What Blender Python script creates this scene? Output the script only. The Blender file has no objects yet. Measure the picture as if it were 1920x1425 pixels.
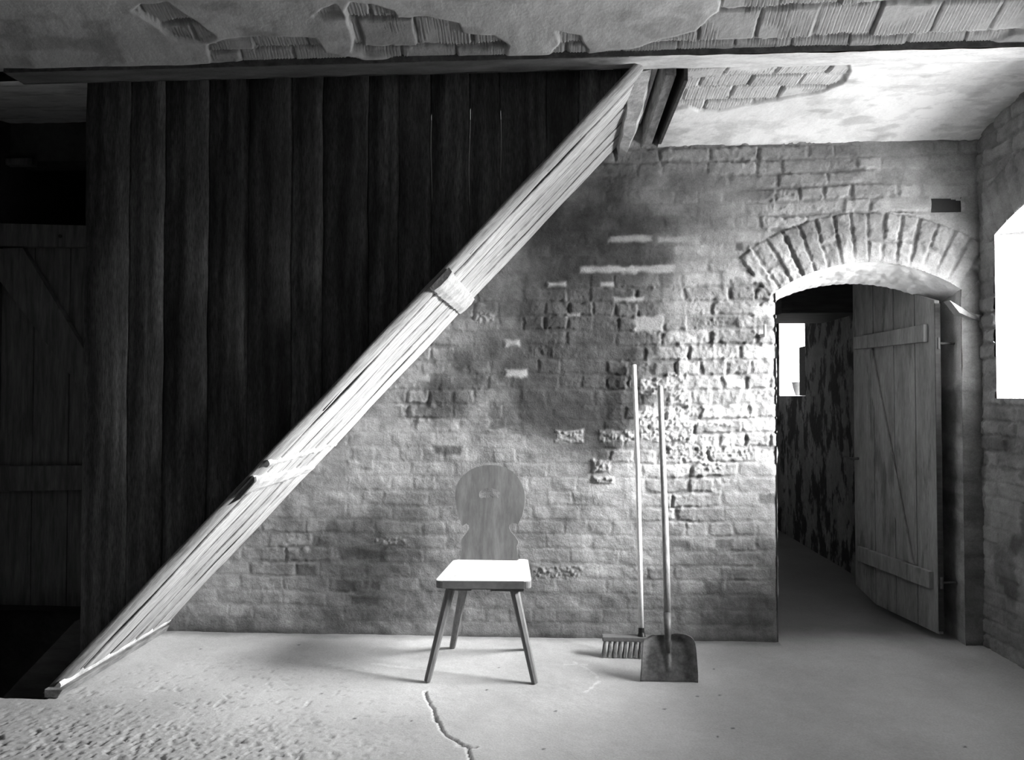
import bpy, bmesh, math, random
import numpy as np
from mathutils import Vector
random.seed(7)
C = bpy.context.scene.collection
SC = bpy.context.scene

# ------------------------------------------------------------------ camera (room axes: X right, Y depth, Z up)
F = 1400.0; YAW = math.radians(3.3); PIT = math.radians(1.28); CAM = np.array([0, 0, 1.27])
fw = np.array([-math.sin(YAW)*math.cos(PIT), math.cos(YAW)*math.cos(PIT), math.sin(PIT)])
rt = np.array([math.cos(YAW), math.sin(YAW), 0]); up = np.cross(rt, fw)
def meas(x, y, ax, v):
    """measured photo point -> room coordinates on the plane axis=v"""
    d = fw + rt*(x-960)/F - up*(y-712.5)/F
    return CAM + d*((v-CAM[ax])/d[ax])
def meas_plane(x, y, p0, n):
    d = fw + rt*(x-960)/F - up*(y-712.5)/F
    n = np.array(n, float); return CAM + d*(np.dot(np.array(p0)-CAM, n)/np.dot(d, n))
cam = bpy.data.objects.new('camera', bpy.data.cameras.new('camera')); C.objects.link(cam)
cam.data.sensor_width = 36; cam.data.lens = F/1920*36; cam.data.clip_start = .05
cam.location = CAM; cam.rotation_euler = (math.pi/2+PIT, 0, YAW); SC.camera = cam

SKY_EL, SKY_AZ, SKY_POW, SKY_LOBE, SKY_GROUND, SKY_BASE = 21, 16, 10, 410, 42, 4
YB = 3.97      # back brick wall
XR = 2.19      # right wall
YP = 3.17      # plank partition
ZB = 2.655     # underside of ceiling beam

# ------------------------------------------------------------------ numpy noise
def _h(i, j, s):
    n = (i.astype(np.int64)*374761393 + j.astype(np.int64)*668265263 + s*974711) & 0x7fffffff
    n = ((n ^ (n >> 13))*1274126177) & 0x7fffffff
    return ((n ^ (n >> 16)) & 0xffff)/65535.0
def vn(x, y, s=0):
    xi = np.floor(x); yi = np.floor(y); fx = x-xi; fy = y-yi
    fx = fx*fx*(3-2*fx); fy = fy*fy*(3-2*fy)
    a = _h(xi, yi, s); b = _h(xi+1, yi, s); c = _h(xi, yi+1, s); d = _h(xi+1, yi+1, s)
    return (a*(1-fx)+b*fx)*(1-fy)+(c*(1-fx)+d*fx)*fy - .5
def fbm(x, y, s=0, o=4, g=.5):
    r = 0; a = 1
    for k in range(o):
        r = r + a*vn(x, y, s+k*17); x = x*2.03+3.1; y = y*2.03+1.7; a *= g
    return r
def ss(a, b, x):
    t = np.clip((x-a)/(b-a), 0, 1); return t*t*(3-2*t)
def inpoly(px, py, P):
    ins = np.zeros(px.shape, bool); n = len(P)
    for i in range(n):
        x0, y0 = P[i]; x1, y1 = P[(i+1) % n]
        c = ((y0 > py) != (y1 > py)) & (px < (x1-x0)*(py-y0)/((y1-y0) if y1 != y0 else 1e-9)+x0)
        ins ^= c
    return ins
def segdist(px, py, P, closed=True):
    d = np.full(px.shape, 1e9); n = len(P)
    for i in range(n if closed else n-1):
        x0, y0 = P[i]; x1, y1 = P[(i+1) % n]; dx = x1-x0; dy = y1-y0
        t = np.clip(((px-x0)*dx+(py-y0)*dy)/(dx*dx+dy*dy+1e-12), 0, 1)
        d = np.minimum(d, np.hypot(px-x0-t*dx, py-y0-t*dy))
    return d

# ------------------------------------------------------------------ object helpers
def tag(o, label=None, cat=None, group=None, kind=None):
    if label: o['label'] = label
    if cat: o['category'] = cat
    if group: o['group'] = group
    if kind: o['kind'] = kind
    return o
def link(name, me, mat, parent=None, smooth=False):
    o = bpy.data.objects.new(name, me); C.objects.link(o)
    if mat: me.materials.append(mat)
    if parent: o.parent = parent; o.matrix_parent_inverse = parent.matrix_world.inverted()
    if smooth:
        me.polygons.foreach_set('use_smooth', [True]*len(me.polygons))
    return o
def empty(name, loc, label, cat, group=None):
    o = bpy.data.objects.new(name, None); C.objects.link(o); o.location = loc
    bpy.context.view_layer.update()
    return tag(o, label, cat, group)
def arr_mesh(name, V, Q, tone, mat, parent=None, smooth=True):
    me = bpy.data.meshes.new(name)
    V = np.asarray(V, np.float32); Q = np.asarray(Q, np.int32)
    used = np.zeros(len(V), bool); used[Q.ravel()] = True
    idx = np.cumsum(used)-1; V = V[used]; Q = idx[Q].astype(np.int32)
    me.vertices.add(len(V)); me.vertices.foreach_set('co', V.ravel())
    me.loops.add(Q.size); me.loops.foreach_set('vertex_index', Q.ravel())
    me.polygons.add(len(Q)); me.polygons.foreach_set('loop_start', np.arange(0, Q.size, Q.shape[1], dtype=np.int32))
    me.update(calc_edges=True)
    if tone is not None:
        a = me.attributes.new('tone', 'FLOAT', 'POINT'); a.data.foreach_set('value', np.asarray(tone, np.float32)[used])
    return link(name, me, mat, parent, smooth)
def grid_q(nu, nv, flip=False):
    i = np.arange(nu*nv).reshape(nv, nu)
    q = np.stack([i[:-1, :-1], i[:-1, 1:], i[1:, 1:], i[1:, :-1]], -1)
    return q[..., ::-1] if flip else q
def bm_obj(name, bm, mat, parent=None, smooth=False):
    bmesh.ops.recalc_face_normals(bm, faces=bm.faces)
    me = bpy.data.meshes.new(name); bm.to_mesh(me); bm.free()
    return link(name, me, mat, parent, smooth)
def add_box(bm, x0, x1, y0, y1, z0, z1, bev=0.0, tf=None):
    vs = [bm.verts.new((x, y, z)) for z in (z0, z1) for x, y in ((x0, y0), (x1, y0), (x1, y1), (x0, y1))]
    fs = [bm.faces.new([vs[i] for i in f]) for f in ((3, 2, 1, 0), (4, 5, 6, 7), (0, 1, 5, 4), (1, 2, 6, 5), (2, 3, 7, 6), (3, 0, 4, 7))]
    if bev:
        es = list({e for f in fs for e in f.edges})
        r = bmesh.ops.bevel(bm, geom=es, offset=bev, segments=2, affect='EDGES', profile=.6)
        vs = list({v for v in r['verts']} | {v for v in vs if v.is_valid})
    if tf:
        for v in vs:
            if v.is_valid: v.co = Vector(tf(v.co))
    return vs
def prism(bm, pts, d, bev=0.0, tf=None):
    """pts: 3-D outline, d: extrusion vector"""
    d = Vector(d)
    a = [bm.verts.new(p) for p in pts]; b = [bm.verts.new(Vector(p)+d) for p in pts]; n = len(pts)
    fs = [bm.faces.new(a), bm.faces.new(b[::-1])]
    for i in range(n): fs.append(bm.faces.new((a[i], b[i], b[(i+1) % n], a[(i+1) % n])))
    if bev:
        es = list({e for f in fs[:2] for e in f.edges})
        bmesh.ops.bevel(bm, geom=es, offset=bev, segments=2, affect='EDGES', profile=.6)
def tube(bm, pts, radii, n=12, jit=0, cap=True):
    pts = [Vector(p) for p in pts]; rings = []
    if not hasattr(radii, '__len__'): radii = [radii]*len(pts)
    for i, p in enumerate(pts):
        t = (pts[min(i+1, len(pts)-1)]-pts[max(i-1, 0)]).normalized()
        a = t.cross(Vector((0, 1, 0.01))).normalized() if abs(t.y) < .9 else t.cross(Vector((0, 0, 1))).normalized()
        b = t.cross(a)
        rings.append([bm.verts.new(p+(a*math.cos(6.28318*k/n)+b*math.sin(6.28318*k/n))*radii[i]*(1+random.uniform(-jit, jit))) for k in range(n)])
    for r0, r1 in zip(rings, rings[1:]):
        for k in range(n): bm.faces.new((r0[k], r0[(k+1) % n], r1[(k+1) % n], r1[k]))
    if cap: bm.faces.new(rings[0][::-1]); bm.faces.new(rings[-1])
def wood_tf(s, amp):
    return lambda co: co

# ------------------------------------------------------------------ materials
def mat(name, base=.3, rough=.85, spread=.25, nscale=8, stretch=(1, 1, 1), fine=60, fine_amt=.15, bump=.3, bdist=.004,
        attr=True, spec=.3, metal=0, grain=False, lo=.35, hi=.65, rot=(0, 0, 0), dark=None, darkscale=3, darkamt=.6, ramp=(.55, .68)):
    m = bpy.data.materials.new(name); m.use_nodes = True; nt = m.node_tree; N = nt.nodes; L = nt.links
    b = N['Principled BSDF']; b.inputs['Roughness'].default_value = rough
    b.inputs['Specular IOR Level'].default_value = spec; b.inputs['Metallic'].default_value = metal
    tc = N.new('ShaderNodeTexCoord'); mp = N.new('ShaderNodeMapping'); L.new(tc.outputs['Object'], mp.inputs[0])
    mp.inputs['Scale'].default_value = stretch; mp.inputs['Rotation'].default_value = rot
    def math_(op, a, c=None, v=None):
        n = N.new('ShaderNodeMath'); n.operation = op
        for k, q in enumerate((a, c)):
            if q is None: continue
            if isinstance(q, (int, float)): n.inputs[k].default_value = q
            else: L.new(q, n.inputs[k])
        return n.outputs[0]
    def noise(sc, det=5, r=.6):
        n = N.new('ShaderNodeTexNoise'); L.new(mp.outputs[0], n.inputs['Vector'])
        n.inputs['Scale'].default_value = sc; n.inputs['Detail'].default_value = det; n.inputs['Roughness'].default_value = r
        return n.outputs['Fac']
    def rng(x, a, c, lo_, hi_):
        n = N.new('ShaderNodeMapRange'); L.new(x, n.inputs[0])
        for k, q in zip((1, 2, 3, 4), (a, c, lo_, hi_)): n.inputs[k].default_value = q
        return n.outputs[0]
    n1 = noise(nscale); n2 = noise(fine, 3, .7)
    v = math_('MULTIPLY', rng(n1, lo, hi, 1-spread, 1+spread), rng(n2, .3, .7, 1-fine_amt, 1+fine_amt))
    if dark is not None:
        n3 = noise(darkscale, 6, .65)
        v = math_('MULTIPLY', v, rng(n3, ramp[0], ramp[1], 1, 1-darkamt))
    h = n2
    if grain:
        w = N.new('ShaderNodeTexWave'); L.new(mp.outputs[0], w.inputs[0]); w.inputs['Scale'].default_value = grain
        w.inputs['Distortion'].default_value = 7; w.inputs['Detail'].default_value = 4; w.inputs['Detail Scale'].default_value = 1.2
        v = math_('MULTIPLY', v, rng(w.outputs['Fac'], 0, 1, .72, 1.15)); h = math_('ADD', n2, w.outputs['Fac'])
    v = math_('MULTIPLY', v, base)
    if attr:
        at = N.new('ShaderNodeAttribute'); at.attribute_name = 'tone'; v = math_('MULTIPLY', v, at.outputs['Fac'])
    v = math_('MINIMUM', v, .92)
    L.new(v, b.inputs['Base Color'])
    if bump:
        bp = N.new('ShaderNodeBump'); bp.inputs['Strength'].default_value = bump; bp.inputs['Distance'].default_value = bdist
        L.new(h, bp.inputs['Height']); L.new(bp.outputs[0], b.inputs['Normal'])
    return m
M = {}
M['brick'] = mat('brick', .25, .9, .15, 9, fine=120, fine_amt=.16, bump=.6, bdist=.004)
M['ceil'] = mat('ceiling_plaster', .66, .9, .10, 5, fine=90, fine_amt=.08, bump=.5, bdist=.003)
M['floor'] = mat('concrete', .50, .8, .10, 2.5, fine=110, fine_amt=.12, bump=.5, bdist=.0025, spec=.3)
M['rough'] = mat('rough_plaster', .09, .9, .3, 3, fine=30, bump=.6, bdist=.01, attr=False)
M['peel'] = mat('peeling_limewash', .17, .9, .25, 5, fine=40, bump=.8, bdist=.012, attr=False, dark=1, darkscale=6, darkamt=.85, ramp=(.47, .53), stretch=(1, 1, .55))
M['plank'] = mat('dark_plank', .092, .75, .40, 2.6, stretch=(6, 6, .9), fine=30, fine_amt=.55, bump=.6, bdist=.002, grain=.8, dark=1, darkscale=1.2, darkamt=.5, ramp=(.45, .62))
M['soffit'] = mat('weathered_board', .50, .8, .3, 4, stretch=(1.2, 16, 1.2), fine=16, fine_amt=.3, bump=.6, bdist=.003)
M['batten'] = mat('limewashed_batten', .46, .85, .3, 12, fine=60, bump=.9, bdist=.004, attr=False)
M['gate'] = mat('gate_plank', .25, .8, .3, 4, stretch=(8, 8, .8), fine=14, fine_amt=.2, bump=.4, bdist=.003, attr=False)
M['door'] = mat('door_plank', .26, .8, .2, 3, stretch=(5, 5, .8), fine=20, fine_amt=.2, bump=.4, bdist=.003, attr=False, dark=1, darkscale=2.2, darkamt=.4, ramp=(.55, .62))
M['chair'] = mat('worn_chair_wood', .115, .6, .25, 2.5, stretch=(9, 9, 1), fine=9, fine_amt=.15, bump=.2, bdist=.001, attr=False, spec=.4)
M['seat'] = mat('pale_seat_wood', .56, .55, .08, 4, stretch=(12, 2, 2), fine=12, fine_amt=.06, bump=.15, bdist=.001, attr=False, spec=.4)
M['edge'] = mat('seat_edge_wood', .14, .6, .2, 5, fine=30, bump=.2, bdist=.001, attr=False)
M['leg'] = mat('chair_leg_wood', .15, .6, .2, 4, stretch=(10, 10, 1), fine=12, bump=.2, bdist=.001, attr=False)
M['white'] = mat('pale_stick', .80, .45, .04, 8, bump=.05, attr=False)
M['stick'] = mat('worn_handle_wood', .24, .55, .22, 5, stretch=(12, 12, 1), fine=14, bump=.2, bdist=.001, attr=False)
M['black'] = mat('black_plastic_and_pocket_shade', .02, .4, .1, 8, bump=.05, attr=False)
M['block'] = mat('broom_block_wood', .17, .6, .15, 6, bump=.1, attr=False)
M['bristle'] = mat('bristle', .40, .6, .4, 60, stretch=(4, 4, .4), bump=.1, attr=False)
M['iron'] = mat('rusty_iron', .10, .55, .4, 14, fine=60, fine_amt=.3, bump=.4, bdist=.001, attr=False, spec=.5, metal=.2)
M['blade'] = mat('worn_steel_blade', .17, .45, .45, 16, fine=80, fine_amt=.25, bump=.35, bdist=.0012, attr=False, metal=.35, spec=.6)
M['beam'] = mat('plastered_flange', .42, .85, .2, 5, stretch=(1, 4, 4), fine=50, bump=.6, bdist=.004)
M['darkwood'] = mat('dark_timber_and_edge_shade', .05, .8, .3, 5, stretch=(1, 8, 8), bump=.4, attr=False)
M['joist'] = mat('old_joist', .20, .8, .4, 6, stretch=(5, 1.5, 5), fine=25, bump=.5, bdist=.004, attr=False)
M['clay'] = mat('clay_pot', .16, .7, .1, 8, bump=.1, attr=False)
M['lime'] = mat('limewash', .85, .9, .06, 5, fine=60, bump=.6, bdist=.006, attr=False)
M['ceil2'] = mat('lip_plaster', .3, .9, .15, 8, fine=60, bump=.6, attr=False)
M['metalhook'] = mat('painted_hook', .5, .6, .2, 20, bump=.2, attr=False)
g = bpy.data.materials.new('window_glass'); g.use_nodes = True; nt = g.node_tree
tr = nt.nodes.new('ShaderNodeBsdfTransparent'); tr.inputs[0].default_value = (.93, .93, .93, 1)
gl = nt.nodes.new('ShaderNodeBsdfGlossy'); gl.inputs['Roughness'].default_value = .05
mx = nt.nodes.new('ShaderNodeMixShader'); mx.inputs[0].default_value = .06
nt.links.new(tr.outputs[0], mx.inputs[1]); nt.links.new(gl.outputs[0], mx.inputs[2]); nt.links.new(mx.outputs[0], nt.nodes['Material Output'].inputs[0])
M['glass'] = g

# ------------------------------------------------------------------ brick field
CH = .0765
def bricks(u, v, seed, wob=.016):
    """height (m above mortar bed) and tone for running masonry"""
    vv = v + wob*2*fbm(u*.9, v*1.1, seed+3, 2)+.010*fbm(u*5, v*5, seed+4, 3)
    uu = u + .014*fbm(u*5, v*9, seed+5, 3)
    row = np.floor(vv/CH).astype(int); fv = vv/CH-row
    R = np.random.RandomState(seed); rmin, rmax = row.min(), row.max()
    left = np.zeros(u.shape); wid = np.ones(u.shape)*.25; bid = np.zeros(u.shape, int)
    u0, u1 = u.min()-.4, u.max()+.4
    for r in range(rmin, rmax+1):
        b = [u0 - R.uniform(0, .25)]; mode = R.rand()
        while b[-1] < u1:
            p = R.rand(); hd = (p < .25) if mode < .5 else (p < .7)
            b.append(b[-1] + (.125 if hd else .25)*R.uniform(.93, 1.06))
        b = np.array(b); m = row == r
        if not m.any(): continue
        k = np.clip(np.searchsorted(b, uu[m])-1, 0, len(b)-2)
        left[m] = b[k]; wid[m] = b[k+1]-b[k]; bid[m] = k + (r-rmin+1)*1000
    du = np.minimum(uu-left, left+wid-uu); dv = np.minimum(fv, 1-fv)*CH
    return du, dv, bid
def masonry(u, v, seed, smear, relief=1.0):
    du, dv, bid = bricks(u, v, seed)
    r1 = _h(bid, bid*0+1, seed); r2 = _h(bid, bid*0+2, seed); r3 = _h(bid, bid*0+3, seed); r4 = _h(bid, bid*0+4, seed)
    return finish(u, v, du, dv, r1, r2, r3, r4, seed, smear, relief)
def finish(u, v, du, dv, r1, r2, r3, r4, seed, smear, relief):
    n = fbm(u*35, v*35, seed+9, 3); nn = fbm(u*90, v*90, seed+11, 2)
    dist = np.minimum(du, dv)+.012*n
    corner = np.clip(.018-np.hypot(np.maximum(.018-du, 0), np.maximum(.018-dv, 0)), -.02, 1)   # round corners
    prof = ss(.003, .013, dist)*ss(-.004, .006, corner+.004*n)
    body = .009+.010*(r1-.4)+.005*n+.003*nn + .004*(fbm(u*9, v*9, seed+13, 2))
    rough = (r4 > .86)                                   # crumbling bricks
    body = body - rough*(.006+.010*np.abs(fbm(u*55, v*55, seed+15, 3)))
    mort = .0015*n+.001*nn
    h = prof*body*relief + (1-prof)*mort
    over = .007+.014*fbm(u*5, v*8, seed+21, 3)+.0012*fbm(u*40, v*40, seed+22, 3)+.0008*nn   # smeared mortar
    h = h*(1-smear)+over*smear
    tb = .72+.50*r2 + .16*(r3-.5); tb = np.where(r3 > .93, tb*.62, tb)
    tm = .80+.25*n
    tone = prof*tb+(1-prof)*tm
    tone = tone*(1-smear*.75)+smear*.75*(1.0+.15*fbm(u*4, v*4, seed+31, 3))
    tone *= 1+.45*fbm(u*2.2, v*5, seed+33, 5)+.12*nn+.28*fbm(u*14, v*20, seed+35, 3)
    return h, tone

# ------------------------------------------------------------------ back brick wall with arched doorway
DX0, DX1 = 1.152, 2.088
ACX, ACZ, AR = 1.622, 1.155, .812            # door arch circle
def arch_z(x, k=0.0): return ACZ + np.sqrt(np.maximum((AR-k)**2-(x-ACX)**2, 0))
def wall_y(x, z, raw=False):
    X, Z = x, z
    sm = ss(-.10, .25, fbm(X*1.4, Z*1.4, 77, 3) + .35*(1-ss(.0, 1.9, Z)) + .25*ss(.6, -1.0, X) - .10*ss(.6, 1.2, X)*ss(1.2, 2, Z))
    sm = np.maximum(sm*.85, .9*(1-ss(.05, .22, Z+.05*fbm(X*3, Z*3, 5, 2))))
    sm = np.clip(sm, 0, .92)
    h, t = masonry(X, Z, 11, sm)
    # soldier ring above the door
    rr = np.hypot(X-ACX, Z-ACZ); th = np.arctan2(X-ACX, Z-ACZ)
    wob = .006*fbm(X*6, Z*6, 91, 2)
    k = np.floor((th*.94+wob)/.079).astype(int); ft = ((th*.94+wob)/.079-k)
    dth = np.minimum(ft, 1-ft)*.079; half = _h(k, k*0, 5) > .45
    cut = AR+.125+.02*(_h(k, k*0+1, 6)-.5)
    dr = np.minimum(rr-AR+.01, AR+.265-rr); dr = np.where(half, np.minimum(dr, np.abs(rr-cut)), dr)
    seg = (half & (rr > cut))*1
    r1, r2, r3, r4 = [_h(k*3+seg, k*0+q, 41) for q in range(4)]
    ring = (rr < AR+.262+.01*fbm(X*8, Z*8, 61, 2)) & (rr > AR-.03) & (np.abs(th) < .66)
    sr = np.clip(ss(AR+.12, AR+.0, rr+.05*fbm(X*6, Z*6, 62, 3))*ss(1.25, 1.6, X)*.9, 0, 1)
    h2, t2 = finish(X, Z, dr, dth, r1, r2, r3, r4*.8, 43, sr, 1.2)
    h = np.where(ring, h2+.003, h); t = np.where(ring, t2*1.05, t)
    # efflorescent, crumbling bricks and other marks (photo measurements, placed on the wall)
    for (a, b, c, d, amt, kind) in MARKS:
        p0 = meas(a, b, 1, YB); p1 = meas(c, d, 1, YB)
        x0, x1, z1, z0 = p0[0], p1[0], p0[2], p1[2]
        e = np.minimum(np.minimum(X-x0, x1-X), np.minimum(Z-z0, z1-Z)) + min(.026, .30*(z1-z0))*fbm(X*22, Z*22, 71, 4)
        w = ss(-.004, .008, e)
        if kind == 'salt':
            h = h*(1-w)+w*(.006+.020*np.abs(fbm(X*60, Z*60, 72, 3)))
            t = t*(1-w)+w*(.85+.6*amt*(.6+.9*fbm(X*70, Z*70, 73, 2)))
        elif kind == 'dark':
            w = ss(-.010, .015, e); t = t*(1-w)+w*amt; h = h-.003*w
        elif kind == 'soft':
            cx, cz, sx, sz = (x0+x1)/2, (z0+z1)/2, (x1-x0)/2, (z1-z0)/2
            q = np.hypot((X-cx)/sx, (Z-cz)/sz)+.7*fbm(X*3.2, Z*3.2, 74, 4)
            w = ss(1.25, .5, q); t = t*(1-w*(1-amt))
        else:
            w = ss(-.004, .016, e); t = t*(1-w)+w*amt*(1+.25*fbm(X*18, Z*18, 75, 3)); h = h*(1-w)+w*(.010)
    # darker line along the wall base
    t = t*(1-.35*ss(.05, .0, Z+.02*fbm(X*7, Z*7, 81, 2)))
    return h, np.clip(t, .12, 2.0)
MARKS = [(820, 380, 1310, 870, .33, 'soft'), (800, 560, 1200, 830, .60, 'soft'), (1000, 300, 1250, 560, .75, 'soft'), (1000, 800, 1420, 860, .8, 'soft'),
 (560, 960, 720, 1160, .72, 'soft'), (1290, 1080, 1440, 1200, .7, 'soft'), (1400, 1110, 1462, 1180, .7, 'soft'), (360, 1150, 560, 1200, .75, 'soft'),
 (635, 1028, 722, 1051, .40, 'dark'), (555, 1058, 592, 1078, .42, 'dark'), (628, 1086, 668, 1110, .36, 'dark'), (680, 1088, 712, 1106, .45, 'dark'),
 (655, 1117, 710, 1136, .42, 'dark'), (610, 972, 632, 1000, .5, 'dark'), (1318, 1090, 1352, 1120, .5, 'dark'), (1255, 1013, 1292, 1030, .5, 'dark'), (1338, 1013, 1372, 1030, .5, 'dark'),
 (1420, 925, 1460, 946, .5, 'dark'), (812, 836, 866, 854, .35, 'dark'), (918, 765, 975, 802, .35, 'dark'), (850, 690, 898, 716, .4, 'dark'), (1380, 690, 1400, 712, .4, 'dark'), (1378, 455, 1392, 470, .3, 'dark'),
 (1085, 498, 1266, 513, 1.3, 'light'), (1025, 528, 1062, 539, 1.3, 'light'), (1125, 528, 1152, 539, 1.3, 'light'), (1140, 441, 1225, 455, 1.3, 'light'), (1232, 443, 1308, 456, 1.25, 'light'), (1265, 462, 1312, 478, 1.2, 'light'),
 (1148, 556, 1210, 567, 1.1, 'light'), (1060, 586, 1088, 596, 1.0, 'light'), (945, 636, 976, 652, 1.1, 'light'), (1188, 592, 1245, 626, .95, 'light'), (765, 700, 806, 716, 1.2, 'light'), (1355, 505, 1400, 525, 1.25, 'light'), (1405, 515, 1440, 532, 1.4, 'light'),
 (830, 725, 935, 800, 1.15, 'soft'), (945, 690, 990, 708, 1.2, 'light'), (650, 860, 700, 880, 1.1, 'light'), (1410, 572, 1452, 596, 1.4, 'light'), (1645, 368, 1745, 397, 1.15, 'light'),
 (1198, 772, 1245, 798, 1.0, 'salt'), (1250, 772, 1278, 798, .9, 'salt'), (1282, 789, 1374, 799, .9, 'salt'), (1198, 802, 1300, 828, .6, 'salt'), (1042, 806, 1092, 828, .25, 'salt'), (1122, 804, 1192, 828, .35, 'salt'),
 (1252, 835, 1298, 858, .5, 'salt'), (1305, 835, 1322, 858, .4, 'salt'), (1330, 835, 1348, 858, .6, 'salt'), (1356, 835, 1405, 858, .4, 'salt'), (1250, 700, 1290, 760, .3, 'salt'), (1112, 864, 1146, 888, .6, 'salt'), (1112, 893, 1152, 906, .5, 'salt'),
 (1308, 866, 1350, 888, .5, 'salt'), (892, 588, 930, 606, .5, 'salt'), (1000, 1062, 1092, 1084, .25, 'salt'), (700, 1008, 760, 1020, .3, 'salt'), (1200, 712, 1240, 740, .2, 'salt')]
res = .006
xs = np.arange(-2.35, XR+.03, res); zs = np.arange(-.02, 2.76, res)
i0 = np.argmin(abs(xs-DX0)); xs[i0] = DX0; i1 = np.argmin(abs(xs-DX1)); xs[i1] = DX1
X, Z = np.meshgrid(xs, zs)
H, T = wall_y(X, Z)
hole = (lambda x, z: (x > DX0) & (x < DX1) & (z < arch_z(x)))
q = grid_q(len(xs), len(zs)); Xc = X.ravel()[q].mean(-1); Zc = Z.ravel()[q].mean(-1)
# beam pocket near the right corner
pk0 = meas(1745, 372, 1, YB); pk1 = meas(1802, 398, 1, YB)
pocket = (Xc > pk0[0]) & (Xc < pk1[0]) & (Zc < pk0[2]-.25*np.maximum(Xc-pk0[0]-.08, 0)) & (Zc > pk1[2])
keep = ~(hole(Xc, Zc) | pocket)
Vx = X.copy(); Vz = Z.copy()
ins = hole(X, Z)                               # pull inner vertices onto the arch line
az = arch_z(X); near = ins & (az-Z < res*1.6) & (X > DX0+1e-6) & (X < DX1-1e-6); Vz[near] = az[near]
# ragged arrises at the joints
ed = (np.abs(X-DX0) < 1e-6) & (Z < 1.8); Vx[ed] += (.006-H[ed]*.9)*1.2
tooth = np.exp(-np.maximum(DX0-X, 0)/.012)*((X <= DX0) & (Z < 1.85))
Yv = YB - H*1.0 + .010*tooth
V = np.stack([Vx.ravel(), Yv.ravel(), Vz.ravel()], 1)
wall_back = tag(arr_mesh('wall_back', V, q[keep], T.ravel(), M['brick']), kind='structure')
# door reveal: arch soffit and right jamb (plastered), left jamb
DT = .24
def reveal(name, pts_front, pts_back, n, material, tone, rowsn=40, seed=3, amp=.006):
    A = np.array(pts_front); B = np.array(pts_back); s = np.linspace(0, 1, rowsn)[:, None, None]
    G = A[None]*(1-s)+B[None]*s
    L = np.r_[0, np.cumsum(np.linalg.norm(np.diff(A, axis=0), axis=1))]
    S = (s[:, :, 0]*np.linalg.norm(A[0]-B[0])); U = L[None]+S*0; SS_ = S+L[None]*0
    nrm = np.array(n, float); hh = amp*2*fbm(U*14, SS_*14, seed, 4)*np.minimum(1, np.minimum(s[:, :, 0], 1-s[:, :, 0])*12)
    if callable(tone): tn = tone(G)
    else: tn = np.full(U.shape, tone)*(1+.2*fbm(U*8, SS_*8, seed+4, 3))
    G = G + nrm*hh[..., None]
    return arr_mesh(name, G.reshape(-1, 3), grid_q(len(A), rowsn).reshape(-1, 4), tn.ravel(), material, wall_back)
ax_ = np.linspace(DX0, DX1, 90)
reveal('arch_soffit', [(x, YB-.008, arch_z(x)+.002) for x in ax_], [(x, YB+DT, arch_z(x)-.055-.02*math.sin((x-DX0)/(DX1-DX0)*3.14)+.0015*math.sin(x*173)+.0012*math.sin(x*91)) for x in ax_], (0, 0, -1), M['ceil'], 1.15)
zj = np.linspace(-.02, 1.84, 160)
def jt(G):
    z = G[..., 2]; y = G[..., 1]; w = ss(1.30, 1.34, z+.06*fbm(y*14, z*14, 8, 3)); h, t = masonry(y, z, 19, np.clip(.4+z*0, 0, 1)); return w*2.1+(1-w)*t*1.1
reveal('door_jamb', [(DX1, YB-.006, z) for z in zj], [(DX1+.01, YB+DT, z) for z in zj], (-1, 0, 0), M['brick'], jt, 50)
reveal('door_jamb', [(DX0, YB-.004, z) for z in zj], [(DX0-.01, YB+DT, z) for z in zj], (1, 0, 0), M['brick'], .9, 30)
# pocket cavity; black colour stands in for the shade inside
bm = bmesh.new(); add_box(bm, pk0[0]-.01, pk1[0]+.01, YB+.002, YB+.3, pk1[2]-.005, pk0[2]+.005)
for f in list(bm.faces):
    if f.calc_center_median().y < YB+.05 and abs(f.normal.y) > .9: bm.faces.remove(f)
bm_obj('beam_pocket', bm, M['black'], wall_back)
# broken plaster lip at the corner beside the arch
lip = [meas(x, y, 1, YB-.0) for x, y in ((1772, 565), (1797, 580), (1820, 591), (1845, 592), (1860, 590), (1850, 602), (1835, 602), (1810, 597), (1790, 588))]
bm = bmesh.new(); prism(bm, [(p[0], YB-.045+.03*(XR-p[0] < .05), p[2]) for p in lip], (0, .06, 0)); bm_obj('plaster_lip', bm, M['ceil2'], wall_back)

# ------------------------------------------------------------------ right wall with arched window
WY0, WY1, WZ0, WZS = 2.50, 3.83, 1.262, 2.075; WRISE = .15; WCY = (WY0+WY1)/2; wh = (WY1-WY0)/2
WR = (wh*wh+WRISE*WRISE)/(2*WRISE); WCZ = WZS+WRISE-WR
def warch(y): return WCZ+np.sqrt(np.maximum(WR*WR-(y-WCY)**2, 0))
ys = np.r_[np.arange(-2.6, 2.3, .08), np.arange(2.3, YB+.04, res)]; zs2 = np.arange(-.02, 2.95, res*1.15)
i0 = np.argmin(abs(ys-WY0)); ys[i0] = WY0; i1 = np.argmin(abs(ys-WY1)); ys[i1] = WY1; i2 = np.argmin(abs(zs2-WZ0)); zs2[i2] = WZ0
Y, Z = np.meshgrid(ys, zs2)
h, t = masonry(Y, Z, 23, np.clip(ss(-.05, .3, fbm(Y*1.5, Z*1.5, 99, 3)+.25*(1-ss(.4, 1.5, Z)))*.6, 0, 1), 1.1)
rr = np.hypot(Y-WCY, Z-WCZ); th = np.arctan2(Y-WCY, Z-WCZ); k = np.floor(th*(WR+.12)/.079).astype(int); ft = th*(WR+.12)/.079-k
dth = np.minimum(ft, 1-ft)*.079; dr = np.minimum(rr-WR+.01, WR+.26-rr)
r4_ = [_h(k, k*0+s, 47) for s in range(4)]
h2, t2 = finish(Y, Z, dr, dth, *r4_, 49, np.zeros(Y.shape)+.15, 1.2)
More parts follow.
